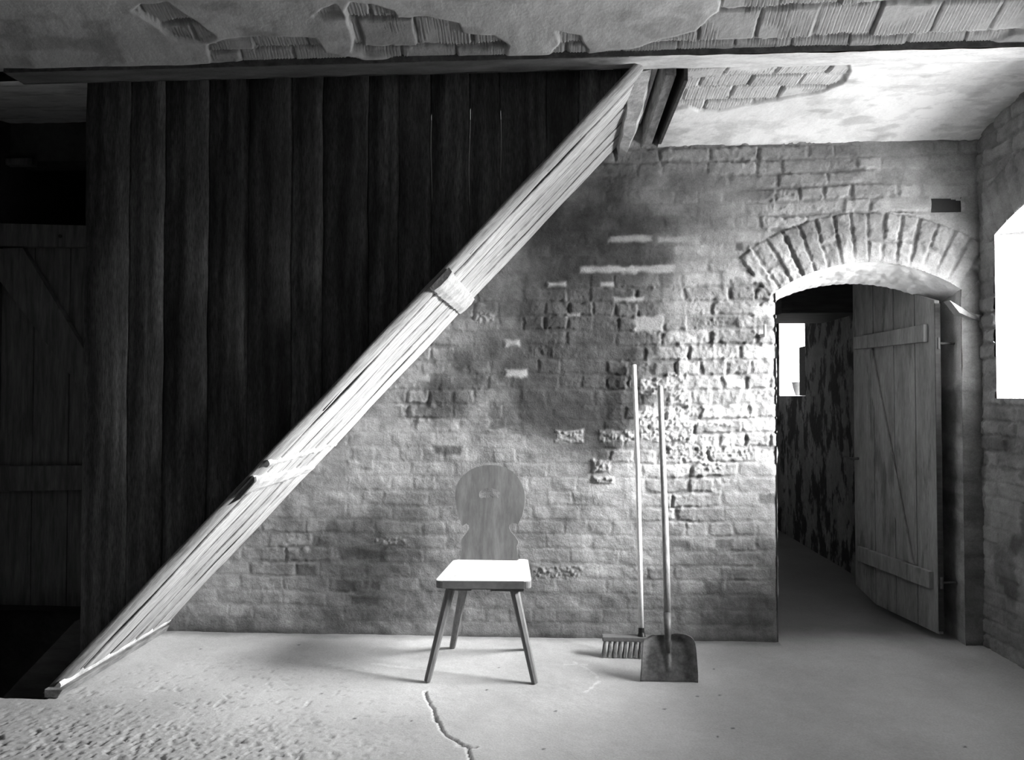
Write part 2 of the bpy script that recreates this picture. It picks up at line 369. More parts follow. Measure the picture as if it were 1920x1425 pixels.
ring = (rr < WR+.26) & (rr > WR-.03) & (np.abs(Y-WCY) < wh+.10) & (Z > WZS-.03)
h = np.where(ring, h2, h); t = np.where(ring, t2, t)
# blotchy darker patches low on the wall
bl = ss(-.02, .22, fbm(Y*4.5, Z*4.5, 101, 5)); t = t*(1-.5*bl*(1-ss(1.0, 1.35, Z)))
q = grid_q(len(ys), len(zs2), True); Yc = Y.ravel()[q].mean(-1); Zc = Z.ravel()[q].mean(-1)
keep = ~((Yc > WY0) & (Yc < WY1) & (Zc > WZ0) & (Zc < warch(Yc)))
Vz = Z.copy(); aw = warch(Y); near = (Y > WY0+1e-6) & (Y < WY1-1e-6) & (Z < aw) & (aw-Z < res*2) & (Z > WZS-.05); Vz[near] = aw[near]
V = np.stack([(XR-h).ravel(), Y.ravel(), Vz.ravel()], 1)
wall_right = tag(arr_mesh('wall_right', V, q[keep], t.ravel(), M['brick']), kind='structure')
WT = .42; XO = XR+WT
def quadstrip(name, A, B, material, parent, tone=None):
    n = len(A); V = [tuple(a) for a in A]+[tuple(b) for b in B]
    Q = [(i, i+1, n+i+1, n+i) for i in range(n-1)]
    return arr_mesh(name, V, Q, np.ones(len(V)) if tone is None else tone, material, parent)
wy = np.linspace(WY0, WY1, 40)
quadstrip('window_reveal', [(XR-.006, y, warch(y)) for y in wy], [(XO, y, warch(y)+.05) for y in wy], M['lime'], wall_right)
quadstrip('window_sill', [(XR-.012, y, WZ0) for y in (WY0-.0, WY1+.0)], [(XO, y, WZ0+.0) for y in (WY0-.0, WY1+.0)], M['lime'], wall_right)
quadstrip('window_reveal', [(XR-.006, WY1, z) for z in (WZ0, WZS)], [(XO, WY1-.0, z) for z in (WZ0, WZS)], M['lime'], wall_right)
quadstrip('window_reveal', [(XR-.006, WY0, z) for z in (WZ0, WZS)], [(XO, WY0, z) for z in (WZ0, WZS)], M['lime'], wall_right)
# outer leaf of the wall so no light slips in
bm = bmesh.new()
for b in ((-2.6, WY0-.001, -.3, 3.6), (WY1+.001, YB+.3, -.3, 3.6), (WY0, WY1, -.3, WZ0-.001), (WY0, WY1, WZS+WRISE+.06, 3.6)):
    add_box(bm, XR+.03, XO, b[0], b[1], b[2], b[3])
bm_obj('wall_core', bm, M['rough'], wall_right)
# window frame and pane
w1 = bpy.data.objects.new('window_1', None); C.objects.link(w1); w1.location = (XO-.05, WCY, WZ0); tag(w1, kind='structure'); bpy.context.view_layer.update()
bm = bmesh.new()
fwid = .05
add_box(bm, XO-.09, XO-.03, WY0, WY0+fwid, WZ0, WZS+.05, .003); add_box(bm, XO-.09, XO-.03, WY1-fwid, WY1, WZ0, WZS+.05, .003)
add_box(bm, XO-.09, XO-.03, WY0, WY1, WZ0, WZ0+fwid, .003); add_box(bm, XO-.08, XO-.04, WCY-.02, WCY+.02, WZ0, WZS+WRISE+.04, .003)
add_box(bm, XO-.08, XO-.04, WY0, WY1, 1.62, 1.645, .003)
top = [(XO-.09, y, warch(y)+.06) for y in wy]+[(XO-.09, y, warch(y)-.0) for y in wy[::-1]]
top = [(XO-.09, y, warch(y)+.06) for y in wy]+[(XO-.09, y, warch(y)+.02) for y in wy[::-1]]
prism(bm, top, (.06, 0, 0)); bm_obj('window_frame', bm, M['white'], w1)
bm = bmesh.new(); bm.faces.new([bm.verts.new(p) for p in ((XO-.06, WY0, WZ0), (XO-.06, WY1, WZ0), (XO-.06, WY1, WZS+WRISE+.06), (XO-.06, WY0, WZS+WRISE+.06))])
bm_obj('pane', bm, M['glass'], w1)

# ------------------------------------------------------------------ floor
PX = -2.135; PYF = 3.055        # cellar stair pit at the left
xf = np.r_[np.arange(-3.4, -2.3, .012), np.arange(-2.3, 2.15, .007), np.arange(2.15, 2.3, .03)]
yf = np.r_[np.arange(-2.6, 2.0, .15), np.arange(2.1, YB+.3, .007), np.arange(YB+.32, 7.4, .03)]
jx = np.argmin(abs(xf-PX)); xf[jx] = PX
X, Y = np.meshgrid(xf, yf)
Hf = .006*fbm(X*2.2, Y*2.2, 201, 4)+.0012*fbm(X*30, Y*30, 203, 3)
Tf = 1+.10*fbm(X*1.6, Y*1.6, 205, 4)+.06*fbm(X*40, Y*40, 207, 2)
Hf = np.where(Y < 2.05, 0, Hf)
def fl(pts): return [tuple(meas(x, y, 2, 0)[:2]) for x, y in pts]
# pitted, worn concrete at lower left
pit = ss(.55, -.25, segdist(X, Y, fl([(-250, 1400), (150, 1390), (500, 1440)]), False)-.10)*ss(PYF+.1, 2.7, Y)
g1 = fbm(X*50, Y*50, 211, 3); g2 = fbm(X*16, Y*16, 213, 3)
holes = ss(.10, .32, g1+.35*g2)
pit2 = np.clip(pit, 0, 1)
Hf -= .010*holes*pit2; Hf += .004*g1*pit2; Tf *= 1-.30*holes*pit2
pit3 = ss(1.3, .2, np.hypot(X+1.5, (Y-2.95)*1.4)); sp = ss(.30, .40, fbm(X*48, Y*48, 215, 2)); Hf -= .004*sp*pit3; Tf *= 1-.25*sp*pit3
# long crack
crack = fl([(797, 1296), (803, 1312), (812, 1328), (818, 1352), (828, 1368), (845, 1383), (862, 1392), (877, 1402), (880, 1425), (884, 1445)])
wx = X+.012*fbm(X*22, Y*22, 221, 3); wy_ = Y+.012*fbm(X*22, Y*22, 223, 3)
dc = segdist(wx, wy_, crack, False); dc2 = segdist(wx, wy_, fl([(862, 1398), (880, 1402), (894, 1402)]), False)
dc = np.minimum(dc, dc2+.001)
cw = ss(.0075, .002, dc); Hf -= .010*cw; Tf *= 1-.65*cw; Tf *= 1+.22*ss(.022, .008, dc)*(1-cw)
for pts, w, a in (([(1075, 1240), (1112, 1262), (1122, 1272)], .006, .25), ([(1098, 1298), (1112, 1288), (1122, 1278)], .012, .3), ([(700, 1245), (760, 1252), (860, 1262)], .018, .18), ([(1060, 1245), (1100, 1248)], .010, .2), ([(640, 1255), (700, 1262)], .012, .15)):
    d_ = segdist(wx, wy_, fl(pts), False); m_ = ss(w, w*.3, d_+.012*fbm(X*40, Y*40, 231, 2)); Tf *= 1+a*m_; Hf += .002*m_*fbm(X*50, Y*50, 233, 2)
for x, y in ((935, 1252), (914, 1294), (1016, 1404), (1308, 1305), (1338, 1254), (1350, 1303), (1375, 1364), (1345, 1382), (1810, 1400), (770, 1352), (664, 1347), (1042, 1335), (1245, 1330), (294, 1277), (376, 1217), (560, 1210), (1076, 1196), (600, 1300)):
    p = meas(x, y, 2, 0); d_ = np.hypot(wx-p[0], (wy_-p[1])*1.0); m_ = ss(.009, .004, d_); Tf *= 1-.75*m_
# floor darker along the wall foot; trodden earth in passage, doorway shade painted in
wall_foot = ss(.09, .0, np.abs(YB-.01-Y)+.05*fbm(X*9, Y*9, 241, 3)); Tf *= 1-.35*wall_foot*(X < DX0)
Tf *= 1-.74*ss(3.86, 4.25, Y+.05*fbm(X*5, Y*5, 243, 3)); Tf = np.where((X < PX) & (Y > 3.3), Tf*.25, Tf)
q = grid_q(len(xf), len(yf)); Xc = X.ravel()[q].mean(-1); Yc = Y.ravel()[q].mean(-1)
keep = ~((Xc < PX) & (Yc > PYF+.006*fbm(Xc*9, Yc*0, 251, 2)) & (Yc < 4.3))
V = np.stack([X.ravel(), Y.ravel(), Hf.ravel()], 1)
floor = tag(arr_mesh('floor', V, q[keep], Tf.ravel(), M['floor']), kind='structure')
# cellar pit under the left corner
bm = bmesh.new(); add_box(bm, -3.4, PX, PYF-.004, 4.34, -1.4, -.004)
for f in list(bm.faces):
    if f.calc_center_median().z > -.05: bm.faces.remove(f)
bm_obj('cellar_pit', bm, M['rough'], floor)

# ------------------------------------------------------------------ ceiling: brick caps between a steel beam
def zfront(Y): t = 3.03-Y; return 2.668+.60*t-.45*t*t
def zback(Y): t = Y-3.15; return 2.668+.20*t-.355*t*t
def oncap(x, y, zf):
    d = fw + rt*(x-960)/F - up*(y-712.5)/F
    t = 3.0
    for _ in range(60):
        p = CAM+d*t; t += (zf(p[1])-p[2])/max(d[2], .12)*.5
    p = CAM+d*t; return (p[0], p[1])
def poly(pts, zf): return [oncap(x, y, zf) for x, y in pts]
FP = [poly(p, zfront) for p in ([(1075, 103), (1180, 95), (1262, 72), (1300, 62), (1322, 40), (1345, 28), (1352, 8), (1335, -40), (2300, -40), (2300, 50), (1905, 60), (1835, 82), (1500, 92)],
  [(655, 95), (662, 72), (650, 45), (645, 20), (655, 5), (700, 8), (735, 22), (745, 38), (800, 35), (858, 45), (866, 64), (920, 70), (945, 85), (942, 108), (760, 116), (690, 105)],
  [(1030, 108), (1045, 85), (1040, 65), (1090, 67), (1098, 80), (1108, 90), (1105, 108)],
  [(250, 22), (268, 8), (312, 5), (345, 28), (402, 72), (380, 82), (335, 74)],
  [(395, 90), (420, 80), (500, 74), (590, 72), (605, 100), (700, 118), (400, 120)],
  [(585, 28), (600, 15), (630, 8), (640, 30), (600, 32)])]
BP = [poly(p, zback) for p in ([(1240, 205), (1262, 118), (1590, 118), (1584, 140), (1576, 158), (1545, 172), (1520, 178), (1485, 184), (1440, 194), (1390, 203), (1345, 213), (1310, 213), (1290, 203), (1255, 208)],)]
def capfield(X, Y, polys, seed):
    wx = X+.03*fbm(X*7, Y*7, seed, 3); wy = Y+.018*fbm(X*7, Y*7, seed+1, 3)
    H = .012*fbm(X*2.5, Y*2.5, seed+2, 4)+.0035*fbm(X*14, Y*14, seed+3, 4)
    T = 1.0+.16*fbm(X*3, Y*3, seed+4, 4)+.08*fbm(X*25, Y*25, seed+5, 3)
    sc = ss(.20, .36, fbm(X*8, Y*16, seed+6, 4)); T *= 1-.15*sc; fl_ = ss(.10, .42, fbm(X*6, Y*14, seed+7, 5)); T *= 1-.28*fl_
    for P in polys:
        ins = inpoly(wx, wy, P); d = segdist(wx, wy, P); sd = np.where(ins, d, -d)
        w = ss(-.002, .006, sd)
        # extruded clay tiles with combed ribs running along the depth
        tw, tl = .125, .225
        row = np.floor((Y+.020*fbm(X*3, Y*4, seed+8, 3))/tw); off = (row*.37 % 1)*tl+.05*fbm(row*3.3, Y*0, seed+9, 1)
        k = np.floor((X+off)/tl); fx = (X+off)/tl-k; fy = (Y+.020*fbm(X*3, Y*4, seed+8, 3))/tw-row
        je = np.minimum(np.minimum(fx, 1-fx)*tl, np.minimum(fy, 1-fy)*tw)+.006*fbm(X*30, Y*30, seed+10, 3)
        joint = ss(.009, .003, je)
        rb = _h(k, row, seed+11); lvl = (rb-.5)*.014
        rib = np.sin((X+.004*fbm(X*20, Y*20, seed+13, 2))*2*math.pi/.0125)
        ribmask = ss(-.20, .0, fbm(X*7, Y*7, seed+12, 3)+(rb-.35)*.7)
        Ht = .014+lvl-.0042*rib*ribmask+.012*joint+.002*fbm(X*40, Y*40, seed+14, 2)
        Tt = (.72+.18*rb)*(1-.45*joint)*(1-.10*ribmask*(rib > .2))*(1+.15*fbm(X*20, Y*20, seed+15, 3))
        edge = ss(.010, .0, np.abs(sd))
        H = H*(1-w)+w*Ht+.008*edge*(sd < .004); T = (T*(1-w)+w*Tt)*(1-.25*edge)
    return H, T
xc = np.arange(-2.9, XR+.03, .0075)
def capmesh(name, xs, ys, zf, polys, seed, tm=1.0, **kw):
    X, Y = np.meshgrid(xs, ys); H, T = capfield(X, Y, polys, seed)
    e = np.minimum(1, np.minimum(Y-ys[0], ys[-1]-Y)/.03)
    V = np.stack([X.ravel(), Y.ravel(), (zf(Y)+H*(.3+.7*np.clip(e, 0, 1))).ravel()], 1)
    return arr_mesh(name, V, grid_q(len(xs), len(ys), True).reshape(-1, 4), (T*tm).ravel(), M['ceil'], **kw)
xf_ = np.arange(-3.4, XR+.03, .005)
yf_ = np.arange(2.55, 3.04, .005)
ceiling = tag(capmesh('ceiling', xf_, yf_, zfront, FP, 301, 1.0), kind='structure')
capmesh('ceiling_vault', np.arange(.545, XR+.03, .005), np.arange(3.145, YB+.02, .005), zback, BP, 331, 1.3, parent=ceiling)
capmesh('ceiling_vault', np.arange(-3.4, .58, .02), np.arange(1.70, 2.56, .02), zfront, [], 341, .85, parent=ceiling)
for k in range(3):
    y0 = 1.70-1.33*(k+1); capmesh('ceiling_vault', np.arange(.56-3.96*(1), XR+.03, .04), np.arange(y0, y0+1.34, .04), lambda Y, y0=y0: zfront(3.03-(Y-y0)), [], 351+k, .85, parent=ceiling)
capmesh('ceiling_vault', np.arange(.56, XR+.03, .02), np.arange(1.70, 2.56, .02), zfront, [], 342, .85, parent=ceiling)
def zleft(Y): t = Y-3.15; return 2.668+.28*t-.03*t*t
capmesh('ceiling_vault', np.arange(-3.4, -2.00, .01), np.arange(3.145, 4.50, .01), zleft, [], 361, 1.3, parent=ceiling)
# upper slab closing everything above the vaults (open over the stair)
bm = bmesh.new()
add_box(bm, -3.5, XO, -2.7, 3.12, 3.02, 3.2); add_box(bm, .43, XO, 3.12, 7.5, 3.0, 3.2); add_box(bm, -3.5, -2.02, 3.12, 4.8, 3.1, 3.3)
add_box(bm, -2.1, .43, 4.0, 7.5, 3.0, 3.2)
bm_obj('floor_slab', bm, M['rough'], ceiling)

# steel beam with plastered flange
xb = np.linspace(-2.35, XR+.01, 420); yb = np.linspace(3.03, 3.15, 12); X, Y = np.meshgrid(xb, yb)
yaw = -.028*(X+.2)     # the beam is not quite square to the wall
Zb = ZB-.004*fbm(X*10, Y*30, 401, 3)-.006*ss(.0, 1.2, X)
Tb = (.42+.15*fbm(X*6, Y*30, 403, 3)); wpl = ss(.10, .34, X+.15*fbm(X*9, Y*30, 405, 3)+(Y-3.09)*2.0); Tb = Tb*(1-wpl)+wpl*1.9
V = np.stack([X.ravel(), (Y+yaw*.0).ravel(), Zb.ravel()], 1)
beam = empty('ceiling_beam', (0, 3.09, ZB), 'long narrow steel beam running across the whole ceiling above the planks, plaster clinging to its flange', 'beam')
arr_mesh('flange', V, grid_q(len(xb), len(yb), True).reshape(-1, 4), Tb.ravel(), M['beam'], beam)
bm = bmesh.new(); add_box(bm, -2.35, XR+.01, 3.028, 3.036, ZB-.001, ZB+.030); add_box(bm, -2.35, XR+.01, 3.144, 3.152, ZB-.001, ZB+.022)
add_box(bm, -2.35, XR+.01, 3.085, 3.095, ZB+.002, 3.0); bm_obj('web', bm, M['iron'], beam)

# ------------------------------------------------------------------ other walls
def slab(name, x0, x1, y0, y1, z0, z1, m, kind='structure', parent=None):
    bm = bmesh.new(); add_box(bm, x0, x1, y0, y1, z0, z1); o = bm_obj(name, bm, m, parent)
    if not parent: tag(o, kind=kind)
    return o
wl = slab('wall_left', -3.6, -3.4, -2.8, 5.5, -1.5, 3.1, M['rough'])
slab('wall_front', -3.6, XO, -2.8, -2.6, -.3, 3.1, M['rough'])
# back wall behind the gate, left of the stair, with its doorway
lt = meas(60, 300, 1, 4.45)[2]
wbl = slab('wall_back_left', -3.5, -1.9, 4.45, 4.65, lt-.01, 3.12, M['rough'])
slab('wall_side', -1.98, -1.90, YB+.04, 4.9, -1.5, 3.1, M['rough'])
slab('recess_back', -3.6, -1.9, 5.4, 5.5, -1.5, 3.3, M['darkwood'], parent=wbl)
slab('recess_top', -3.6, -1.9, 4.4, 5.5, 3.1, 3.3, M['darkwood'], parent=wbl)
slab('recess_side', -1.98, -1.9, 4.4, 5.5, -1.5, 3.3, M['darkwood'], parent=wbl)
a = meas(-200, 296, 1, 4.42); b = meas(62, 297, 1, 4.42); c = meas(62, 309, 1, 4.42)
slab('trim_1', a[0], b[0], 4.41, 4.46, c[2], b[2]+.0, M['door'])
# mass behind the brick wall
bm = bmesh.new(); add_box(bm, -1.9, DX0-.02, YB+.03, YB+.20, -.3, 3.1); add_box(bm, DX0-.02, XR+.1, YB+.06, YB+DT, 2.31, 3.1)
add_box(bm, DX1+.03, XR+.1, YB+.205, YB+DT+.02, -.1, 3.1)
zz = [(x, YB+.06, arch_z(x)+.03) for x in np.linspace(DX0-.02, DX1+.03, 30)]
prism(bm, zz+[(DX1+.03, YB+.06, 2.33), (DX0-.02, YB+.06, 2.33)], (0, DT-.04, 0))
bm_obj('wall_core', bm, M['rough'], wall_back)
# stair shaft to the upper floor
bm = bmesh.new(); add_box(bm, -2.2, .45, 3.10, 3.16, 2.75, 4.6); add_box(bm, -2.2, .45, 3.99, 4.05, 2.75, 4.6); add_box(bm, -2.26, -2.2, 3.1, 4.05, 3.12, 4.6)
add_box(bm, .425, .455, 3.10, 4.05, 2.72, 4.6); bm_obj('stair_shaft', bm, M['lime'], wall_back)

# passage behind the door
PXR = 2.125
pw0 = meas(1510, 735, 0, PXR)[1]; pw1 = meas(1461, 735, 0, PXR)[1]; PYE = min(pw1, 7.25)
zt = 1.99
s1, s2 = 1.275, 2.06
bm = bmesh.new()
x0, x1 = PXR, PXR+.35
add_box(bm, x0, x1, YB+DT, pw0, -.1, 3.0); add_box(bm, x0, x1, pw0, pw1, -.1, s1); add_box(bm, x0, x1, pw0, pw1, s2, 3.0); add_box(bm, x0, x1, pw1, 7.6, -.1, 3.0)
wall_passage = tag(bm_obj('wall_passage_right', bm, M['peel']), kind='structure')
slab('wall_passage_left', .8, .95, YB+DT-.03, 7.6, -.1, 3.0, M['peel'])
slab('wall_passage_end', .8, PXR, 7.28, 7.5, -.1, 3.0, M['peel'])
slab('ceiling_passage', .8, PXR+.1, YB+DT, 7.6, 2.28, 2.4, M['rough'])
quadstrip('window_sill', [(PXR-.002, pw0, s1+.003), (PXR-.002, pw1, s1+.003)], [(PXR+.35, pw0, s1+.003), (PXR+.35, pw1, s1+.003)], M['lime'], wall_passage)
quadstrip('window_reveal', [(PXR+.004, pw1-.003, s1), (PXR+.004, pw1-.003, s2)], [(PXR+.35, pw1-.003, s1), (PXR+.35, pw1-.003, s2)], M['lime'], wall_passage)
w2 = bpy.data.objects.new('window_2', None); C.objects.link(w2); w2.location = (PXR+.3, (pw0+pw1)/2, s1); tag(w2, kind='structure'); bpy.context.view_layer.update()
bm = bmesh.new()
for y0, y1, z0, z1 in ((pw0, pw0+.04, s1, s2), (pw1-.04, pw1, s1, s2), (pw0, pw1, s1, s1+.03), (pw0, pw1, s2-.04, s2)): add_box(bm, PXR+.28, PXR+.32, y0, y1, z0, z1)
bm_obj('window_frame', bm, M['white'], w2)
bm = bmesh.new(); bm.faces.new([bm.verts.new(p) for p in ((PXR+.3, pw0, s1), (PXR+.3, pw1, s1), (PXR+.3, pw1, s2), (PXR+.3, pw0, s2))]); bm_obj('pane', bm, M['glass'], w2)
# low dark timber trimmer across the passage
l0 = meas(1466, 590, 1, 5.30); l1 = meas(1590, 590, 1, 5.30)
bm = bmesh.new(); add_box(bm, l0[0], PXR, 5.30, 6.05, l0[2]+.01, 2.285, .006)
tag(bm_obj('timber_trimmer', bm, M['darkwood']), 'black heavy timber under the passage ceiling, seen through the arched doorway above the small window', 'timber')
# board standing on the passage window sill, and the pot behind it
p = meas(1506, 650, 0, PXR+.01)
bm = bmesh.new(); add_box(bm, PXR+.002, PXR+.022, pw0-.0, pw0+.16, s1+.004, p[2], .002)
tag(bm_obj('shutter_board', bm, M['darkwood']), 'dark upright board standing in the small passage window, hiding part of the pot', 'board')
pc = meas(1499, 722, 0, PXR+.12)[:2]; bm = bmesh.new(); prof = [(.030, 0), (.036, .004), (.050, .045), (.060, .085), (.063, .108), (.068, .110), (.068, .122), (.060, .122), (.056, .108), (.045, .04), (.0, .03)]
rings = []
for r, z in prof: rings.append([bm.verts.new((pc[0]+max(r, .001)*math.cos(a_), pc[1]+max(r, .001)*math.sin(a_), s1+.006+z)) for a_ in np.linspace(0, 6.28318, 24, endpoint=False)])
for r0, r1 in zip(rings, rings[1:]):
    for k in range(24): bm.faces.new((r0[k], r0[(k+1) % 24], r1[(k+1) % 24], r1[k]))
bm.faces.new(rings[0][::-1]); tag(bm_obj('clay_pot', bm, M['clay'], None, True), 'small pale flower pot on the sill of the window beyond the doorway', 'pot')

# ------------------------------------------------------------------ plank door, opened into the passage
hn = Vector((1.990, 4.03, 0)); fn = Vector((1.868, 4.80, 0)); du_ = (fn-hn).normalized(); nn_ = Vector((-du_.y, du_.x, 0))   # nn_ faces the camera side
LW = (fn-hn).length
if nn_.x > 0: nn_ = -nn_
door = bpy.data.objects.new('door_1', None); C.objects.link(door); door.location = hn; tag(door, kind='structure'); bpy.context.view_layer.update()
def dl(u, z, n=0): return hn+du_*u+nn_*n+Vector((0, 0, z))
edges = [0, .17, .36, .56, LW]
def ztop(u): return 1.775+.20*min(1, max(0, (u-.10)/.25))
bm = bmesh.new()
for a, b in zip(edges, edges[1:]):
    bt0 = .035 if b < LW-.01 else .055; bt1 = .035 if b < LW-.01 else .10
    prism(bm, [dl(a+.003, .035), dl(b-.003-(.0 if b < LW else .0), bt1 if b >= LW else .035), dl(b-.003, ztop(b)), dl(a+.003, ztop(a))], -nn_*.028, .003)
bm_obj('plank_panel', bm, M['door'], door)
bm = bmesh.new(); prism(bm, [dl(-.001, .05), dl(.004, .05), dl(.004, 1.76), dl(-.001, 1.76)], -nn_*.029); bm_obj('edge_shade_strip', bm, M['darkwood'], door)  # jamb shade on the door edge, put in as a dark strip
def dpt(x, y, off=0): q_ = meas_plane(x, y, dl(0, 0, off), nn_); v = Vector(q_)-hn; return v.dot(du_), q_[2]
def dboard(name, quad, th=.026, m='door'):
    bm = bmesh.new(); prism(bm, [dl(max(.02, min(u, LW-.005)), z, .001) for u, z in (dpt(x, y, th) for x, y in quad)], nn_*th, .003); return bm_obj(name, bm, M[m], door)
dboard('rail', [(1601, 632), (1732, 608), (1732, 641), (1601, 655)])
dboard('rail', [(1608, 1024), (1742, 1072), (1742, 1104), (1609, 1052)])
dboard('brace', [(1618, 656), (1634, 654), (1712, 1058), (1694, 1050)], .012)
bm = bmesh.new(); a = dl(LW-.03, 0, .03); z = dpt(1612, 860, 0)[1]
tube(bm, [dl(LW-.05, z, .0), dl(LW-.05, z, .05), dl(LW+.01, z+.008, .055)], [.008, .008, .006], 8); bm_obj('latch', bm, M['iron'], door)
for zz_ in (1.55, .30):
    bm = bmesh.new(); tube(bm, [hn+Vector((0.018, .004, zz_-.03)), hn+Vector((0.018, .004, zz_+.03))], .009, 10)
    tube(bm, [hn+Vector((0.018, .004, zz_)), hn+Vector((.11, .02, zz_))], .006, 8); bm_obj('hinge', bm, M['iron'], door)

# ------------------------------------------------------------------ plank partition
SX0, SX1, SZ1 = -2.150, .372, ZB
def stair_z(x): return (x-SX0)/(SX1-SX0)*SZ1
jx = [160, 245, 310, 392, 467, 548, 606, 690, 748, 808, 880, 938, 1025, 1085, 1165, 1222]
J = [meas(x, 230, 1, YP)[0] for x in jx]
openj = {4: (2.35, 2.6, .003), 8: (2.05, 2.32, .0034), 9: (2.10, 2.50, .0045), 10: (2.1, 2.52, .0045), 11: (2.2, 2.5, .003), 13: (2.4, 2.46, .003), 7: (1.9, 2.35, .0010), 5: (1.9, 2.4, .0008)}
VV, QQ, TT = [], [], []
rs = np.random.RandomState(5)
for i, (a, b) in enumerate(zip(J, J[1:])):
    nz = 46; ztop_ = ZB+.06
    th = .026; yo = YP+rs.uniform(0, .007); tn = rs.uniform(.75, 1.3)
    base = len(VV)
    for k in range(nz):
        row = []
        for side, x in ((0, a), (1, b)):
            jn = i+side; s_ = k/(nz-1)
            gap = .0016
            zb_ = max(stair_z(x)+.004, -.02)
            z = zb_+(ztop_-zb_)*s_
            e = .002*math.sin(z*7+jn*2.1)+.0015*math.sin(z*17+jn)
            if jn in openj:
                z0, z1, g_ = openj[jn]
                if z0 < z < z1: gap = g_
                else: gap = -.0006
            elif 0 < jn < len(J)-1: gap = -.0005
            xx = x+e+(gap/2 if side == 0 else -gap/2); row.append((xx, z))
        (xa, za), (xb, zb2) = row
        c = .0055
        for (px, pz, py) in ((xa, za, yo+c+.001), (xa+c, za, yo), (xa*.5+xb*.5, (za+zb2)/2, yo-.0008), (xb-c, zb2, yo), (xb, zb2, yo+c+.001), (xb, zb2, yo+th), (xa, za, yo+th)):
            VV.append((px, py, pz)); TT.append(tn)
    for k in range(nz-1):
        for s in range(7):
            QQ.append((base+k*7+s, base+k*7+(s+1) % 7, base+(k+1)*7+(s+1) % 7, base+(k+1)*7+s))
part = arr_mesh('plank_partition', VV, QQ, TT, M['plank'], smooth=False)
tag(part, 'tall dark partition of vertical weathered planks filling the triangle above the sloping stair', 'partition')

# ------------------------------------------------------------------ staircase underside
stair = empty('staircase', (SX0, (YP+YB)/2, 0), 'pale boarded underside of a steep staircase rising from the floor to the ceiling', 'staircase')
sl = Vector((SX1-SX0, 0, SZ1)); SL = sl.length; sd_ = sl.normalized(); sn = Vector((sd_.z, 0, -sd_.x))   # sn points down-right, out of the soffit
def sp_(s, y, n=0): return Vector((SX0, y, 0))+sd_*s+sn*n
YE = YB-.008
# soffit boards: joints measured in the photo at mid-height (edges of the boards along the depth)
def ydepth(x, y):
    q_ = meas_plane(x, y, (SX0, YP, 0), sn); return q_[1], (Vector(q_)-Vector((SX0, q_[1], 0))).dot(sd_)
bj = [3.095, 3.225, 3.42, 3.62, 3.775, YE]
for x, y in ((700, 672), (716, 690), (728, 712), (745, 735), (770, 745)): print('soffit joint', ydepth(x, y))
VV, QQ, TT = [], [], []
for i, (a, b) in enumerate(zip(bj, bj[1:])):
    ns = 90; base = len(VV); tn = rs.uniform(.88, 1.12); off = rs.uniform(-.004, .003)
    prof_n = 11
    for k in range(ns):
        s = -.02+(SL+.02)*k/(ns-1)
        wa = .004*math.sin(s*2.3+i)+.002*math.sin(s*7+i*2); wb = .004*math.sin(s*2.3+i+1)+.002*math.sin(s*7+(i+1)*2)
        g_ = (0, .011, .006, .013, .011, 0); ya = a+(wa if i else 0)+g_[i]; yb_ = b+(wb if i < len(bj)-2 else 0)-g_[i+1]
        for m_ in range(prof_n):
            f = (0, .004, .05, .15, .3, .45, .6, .75, .9, .985, 1)[m_] if i else m_/(prof_n-1); y = ya+(yb_-ya)*f
            n = .001+off*.3
            if i == 0: n -= .022*max(0, 1-(y-ya)/.05)**2    # rounded, worn outer edge
            n += .0018*math.sin(s*9+y*40)
            if m_ == prof_n-1: n -= .005
            if m_ == 0: n -= (.006, .011, .005, .013, .009, 0)[i]*(1+.45*math.sin(s*5+i*2)*(i > 0))
            n += .0015*i
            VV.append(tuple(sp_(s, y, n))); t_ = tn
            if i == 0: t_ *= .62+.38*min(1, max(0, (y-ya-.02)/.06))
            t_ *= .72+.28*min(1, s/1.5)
            if i and m_ == 0: t_ *= .06          # shade on the stepped joint faces, painted into the tone
            TT.append(t_)
        VV.append(tuple(sp_(s, yb_, -.040))); TT.append(tn); VV.append(tuple(sp_(s, ya+(.03 if i == 0 else 0), -.034))); TT.append(tn)
    P_ = prof_n+2
    for k in range(ns-1):
        for m_ in range(P_): QQ.append((base+k*P_+m_, base+(k+1)*P_+m_, base+(k+1)*P_+(m_+1) % P_, base+k*P_+(m_+1) % P_))
V_ = np.array(VV); ns_ = fbm(V_[:, 0]*9, V_[:, 1]*30, 501, 3); V_ += np.outer(ns_*.003, np.array(sn))
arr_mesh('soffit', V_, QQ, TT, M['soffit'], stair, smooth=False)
bm = bmesh.new(); prism(bm, [sp_(-.03, YP+.03, -.042), sp_(SL+.05, YP+.03, -.042), sp_(SL+.05, YP+.03, -.065), sp_(-.03, YP+.03, -.065)], (0, YE-YP-.03, 0)); bm_obj('backing_board', bm, M['darkwood'], stair)
# dark outer string against the planks
bm = bmesh.new(); a0 = meas(155, 1158, 1, YP+.1); b0 = meas(15, 1305, 1, YP+.1); c0 = meas(30, 1312, 1, YP+.1); d0 = meas(160, 1185, 1, YP+.1)
prism(bm, [(a0[0], YP+.05, a0[2]), (b0[0], YP+.05, b0[2]), (c0[0]+.02, YP+.05, c0[2]-.1), (d0[0]+.05, YP+.05, d0[2]-.1)], (0, .05, 0)); bm_obj('stringer', bm, M['darkwood'], stair)
